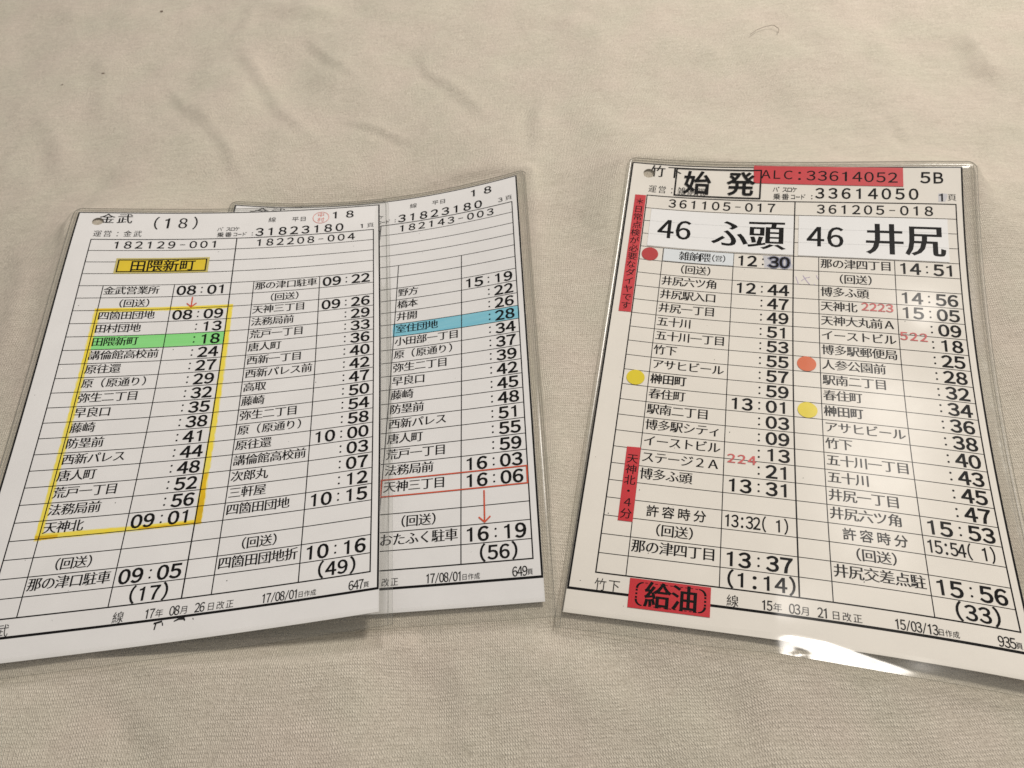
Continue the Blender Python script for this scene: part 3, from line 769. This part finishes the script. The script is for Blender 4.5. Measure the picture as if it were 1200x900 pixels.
d.build("highlighter_overlap", M['marker_core'], paper)
d = Drawing(c, 0.025); d.patch((UC[1] + .9, row(8) + .1), (UC[3] - .1, row(8) + .1), (UC[3] - .1, row(9) - .2), (UC[1] + .9, row(9) - .2), 3, .12)
d.build("green_highlighter_band", M['marker_green'], paper)
d = Drawing(c, 0.14); arrow(d, 52.2, row(5) + .7, row(6) - .5, .5, 1.9); d.build("pen_arrow", M['pen_red'], paper)
d = Drawing(c, 0.10); d.patch((19.6, 27.9), (56.6, 27.9), (56.6, 36.6), (19.6, 36.6))
tag = d.build("yellow_tag", M['tag_edge'], root, thick=.08)
d = Drawing(c, 0.195); d.patch((20.4, 28.7), (55.8, 28.7), (55.8, 35.9), (20.4, 35.9)); d.build("tag_face", M['tag_yellow'], tag)
d = Drawing(c, 0.215); d.box(20.7, 29.0, 55.5, 35.6, .55); d.text("田隈新町", 28.6, 32.4, 6.5, 6.6, 6.6, .018, .012); d.build("tag_lettering", M['ink'], tag)
d = Drawing(c, 0.14); d.ring(102.2, 6.0, 3.5, 3.7, .22); d.glyph('中', 102.2, 4.3, 3.3, 3.2, -.005, -.008); d.glyph('村', 102.2, 7.5, 3.3, 3.2, -.005, -.008)
d.build("seal_stamp", M['seal_red'], paper)

# second card
root, paper, HOLE = cards[1]; c = CARDS[1]
d = Drawing(c, 0.02); d.patch((UC[4] - .5, row(9) + .05), (UC[6] + .3, row(9) + .05), (UC[6] + .3, row(10) - .1), (UC[4] - .5, row(10) - .1), 3, .15)
d.build("blue_highlighter_band", M['marker_blue'], paper)
d = Drawing(c, 0.14); d.box(UC[4] - .2, row(20) - .1, UC[6] - .3, row(21) - .1, .5); d.build("pen_box", M['pen_red'], paper)
d = Drawing(c, 0.14); arrow(d, 110.7, row(21) + 1.0, row(23) - .4, .5, 1.9); d.build("pen_arrow", M['pen_red'], paper)

# third card
root, paper, HOLE = cards[2]; c = CARDS[2]
def sticker(name, pts, mat, h=0.10, thick=.07):
    d = Drawing(c, h); d.patch(*pts); return d.build(name, mat, root, thick=thick)
# the two pasted destination slips, thin enough for the ruling to show
for (a, b, txt, xs) in (((10.2, 66.4), (row(1) + .4, row(4) - .5), "４６ふ頭", (16.9, 23.9, 42.2, 56.2)),
                        ((68.3, 122.2), (row(1) + .3, row(4) - .4), "４６井尻", (74.6, 81.9, 99.7, 114.0))):
    st = sticker("destination_slip", ((a[0], b[0]), (a[1], b[0]), (a[1], b[1]), (a[0], b[1])), M['label_white'], .10)
    d = Drawing(c, .185)
    for r in (2, 3): d.line(a[0] + .3, row(r), a[1] - .3, row(r), .14)
    d.build("ruling_through_slip", M['label_line'], st)
    d = Drawing(c, .20)
    for ch, x in zip(txt, xs):
        if ch in "４６": d.glyph(ch, x, row(2) + 3.6, 10.6, 12.4, .022, .006)
        else: d.glyph(ch, x, row(2) + 3.9, 14.4, 15.2, .026, .000)
    d.build("slip_lettering", M['ink'], st)
st = sticker("depot_slip", ((UC[1] + .3, row(4) + .3), (UC[2] - .1, row(4) + .3), (UC[2] - .1, row(5) - .3), (UC[1] + .3, row(5) - .3)), M['label_blue'], .10)
d = Drawing(c, .19)
for ch, x, s in zip("雑餉隈（営）", (25.4, 29.4, 33.4, 36.6, 38.6, 40.6), (4.5, 4.5, 4.5, 3.6, 3.0, 3.6)):
    d.glyph(ch, x, row(4) + RH * .5, s, s * 1.05, .018, -.004)
d.build("slip_lettering", M['ink'], st)
# correction behind the altered minutes
def cloud(u0, v0, u1, v1, name, ink_chars, xs, w, hh, ty):
    d = Drawing(c, .03); d.patch((u0, v0), (u1, v0), (u1, v1), (u0, v1), 1.2, .5)
    o = d.build(name, M['smudge'], paper)
    d = Drawing(c, .10)
    for ch, x in zip(ink_chars, xs): d.glyph(ch, x, ty, w, hh, .10, .07)
    d.build("ink_bleed", M['bleed'], o)
    d = Drawing(c, .14)
    for ch, x in zip(ink_chars, xs): d.glyph(ch, x, ty, w, hh, .034, .022)
    d.build("overwritten_figures", M['ink'], o)
cloud(55.6, row(4) + .4, 66.2, row(5) - .5, "correction_patch", "３０", (UC[3] - 7.3, UC[3] - 3.3), 6.4, 6.75, row(4) + RH * .52)
cloud(119.0, 11.9, 122.2, 15.6, "correction_patch", "１", (120.6,), 4.6, 4.6, 13.8)
# red labels
al = sticker("red_code_label", ((50.0, -.9), (106.8, .5), (106.9, 9.1), (50.2, 7.9)), M['red_film'], .12)
d = Drawing(c, .20)
for i, ch in enumerate("ＡＬＣ：３３６１４０５２"):
    d.glyph(ch, 54.9 + i * 4.38, 3.5 + i * .145, 6.3 if ch not in 'ＡＬＣ' else 5.4, 6.2 if ch not in 'ＡＬＣ' else 5.6, .012, .008)
d.build("label_lettering", M['ink'], al)
st = sticker("first_departure_label", ((18.4, 1.2), (53.4, 1.0), (53.4, 16.0), (18.4, 15.9)), M['paper_cream'], .21, .03) if False else None
d = Drawing(c, .24); d.box(18.8, 1.6, 53.0, 15.6, .6)
fb = d.build("first_departure_box", M['ink'], root)
d = Drawing(c, .24); d.glyph('始', 27.6, 8.9, 11.4, 12.6, .022, .014); d.glyph('発', 45.2, 8.7, 11.4, 12.6, .022, .014)
d.build("box_lettering", M['ink'], fb)
st = sticker("red_side_label", ((2.8, 17.1), (7.3, 17.0), (7.4, 76.0), (2.7, 76.2)), M['red_film'], .10)
d = Drawing(c, .19); d.vtext("＊日常点検が必要なダイヤです", 5.05, 20.6, 4.05, 3.9, 4.0, .012, .002); d.build("label_lettering", M['ink'], st)
st = sticker("red_side_label", ((12.3, 135.0), (16.9, 134.8), (17.0, 163.0), (12.3, 163.0)), M['red_film'], .10)
d = Drawing(c, .19); d.vtext("天神北・４分", 14.6, 139.6, 4.15, 3.9, 4.0, .010, .000); d.build("label_lettering", M['ink'], st)
st = sticker("red_refuel_label", ((18.2, 181.9), (41.9, 181.9), (41.9, 191.2), (18.3, 191.2)), M['red_film'], .10)
d = Drawing(c, .19); d.glyph('給', 26.7, 186.6, 7.9, 8.6, .026, .010); d.glyph('油', 34.5, 186.6, 7.9, 8.6, .026, .010)
L, R_, Tp, Bt, rr = 20.5, 40.4, 183.0, 190.2, 1.9
for (cu, cv, a0) in ((L + rr, Tp + rr, 180), (R_ - rr, Tp + rr, 270), (R_ - rr, Bt - rr, 0), (L + rr, Bt - rr, 90)):
    aa = [math.radians(a0 + q * 90 / 8) for q in range(9)]
    d.poly([(cu + rr * math.cos(a), cv + rr * math.sin(a)) for a in aa], [.3 + .4 * abs(math.cos(a)) for a in aa])
for i in range(11):
    x = L + rr + .4 + i * (R_ - L - 2 * rr) / 11
    d.line(x, Tp, x + .8, Tp, .22); d.line(x, Bt, x + .8, Bt, .22)
for i in range(3):
    y = Tp + rr + .25 + i * 1.15; d.line(L, y, L, y + .62, .62); d.line(R_, y, R_, y + .62, .62)
d.build("label_lettering", M['ink'], st)
# round stickers
for (u, v, m) in ((11.8, 46.7, 'dot_red'), (12.2, row(13) + 3.2, 'dot_yellow'), (71.3, row(11) + 3.2, 'dot_orange'), (71.2, row(14) + 3.3, 'dot_yellow')):
    d = Drawing(c, .10); d.disc(u, v, 3.25, 3.25, 48)
    o = d.build("round_sticker", M[m], root, thick=.06); o["label"] = {'dot_red': 'red round sticker', 'dot_yellow': 'yellow round sticker', 'dot_orange': 'orange round sticker'}[m]
# numbering stamps and a lilac scribble
for (s, u0, u1, v) in (("2223", 92.0, 100.4, 64.9), ("522", 104.6, 111.2, 76.7), ("224", 46.6, 53.2, 135.1)):
    d = Drawing(c, .16); n = len(s)
    for i, ch in enumerate(s): d.glyph(full(ch), u0 + (u1 - u0) * i / (n - 1), v, 4.4, 4.6, .03, .003)
    d.build("numbering_stamp", M['stamp_red'], paper)
d = Drawing(c, .08)
d.poly([(67.6, 52.6), (68.6, 56.2)], .25); d.poly([(70.2, 52.0), (71.6, 54.6), (72.6, 56.0)], .3); d.poly([(69.6, 54.6), (71.0, 53.2), (72.8, 52.6)], .22)
d.poly([(74.2, 55.8), (74.5, 56.2)], .3); d.poly([(75.0, 51.6), (75.6, 53.4)], .22)
d.build("pencil_scribble", M['lilac'], paper)
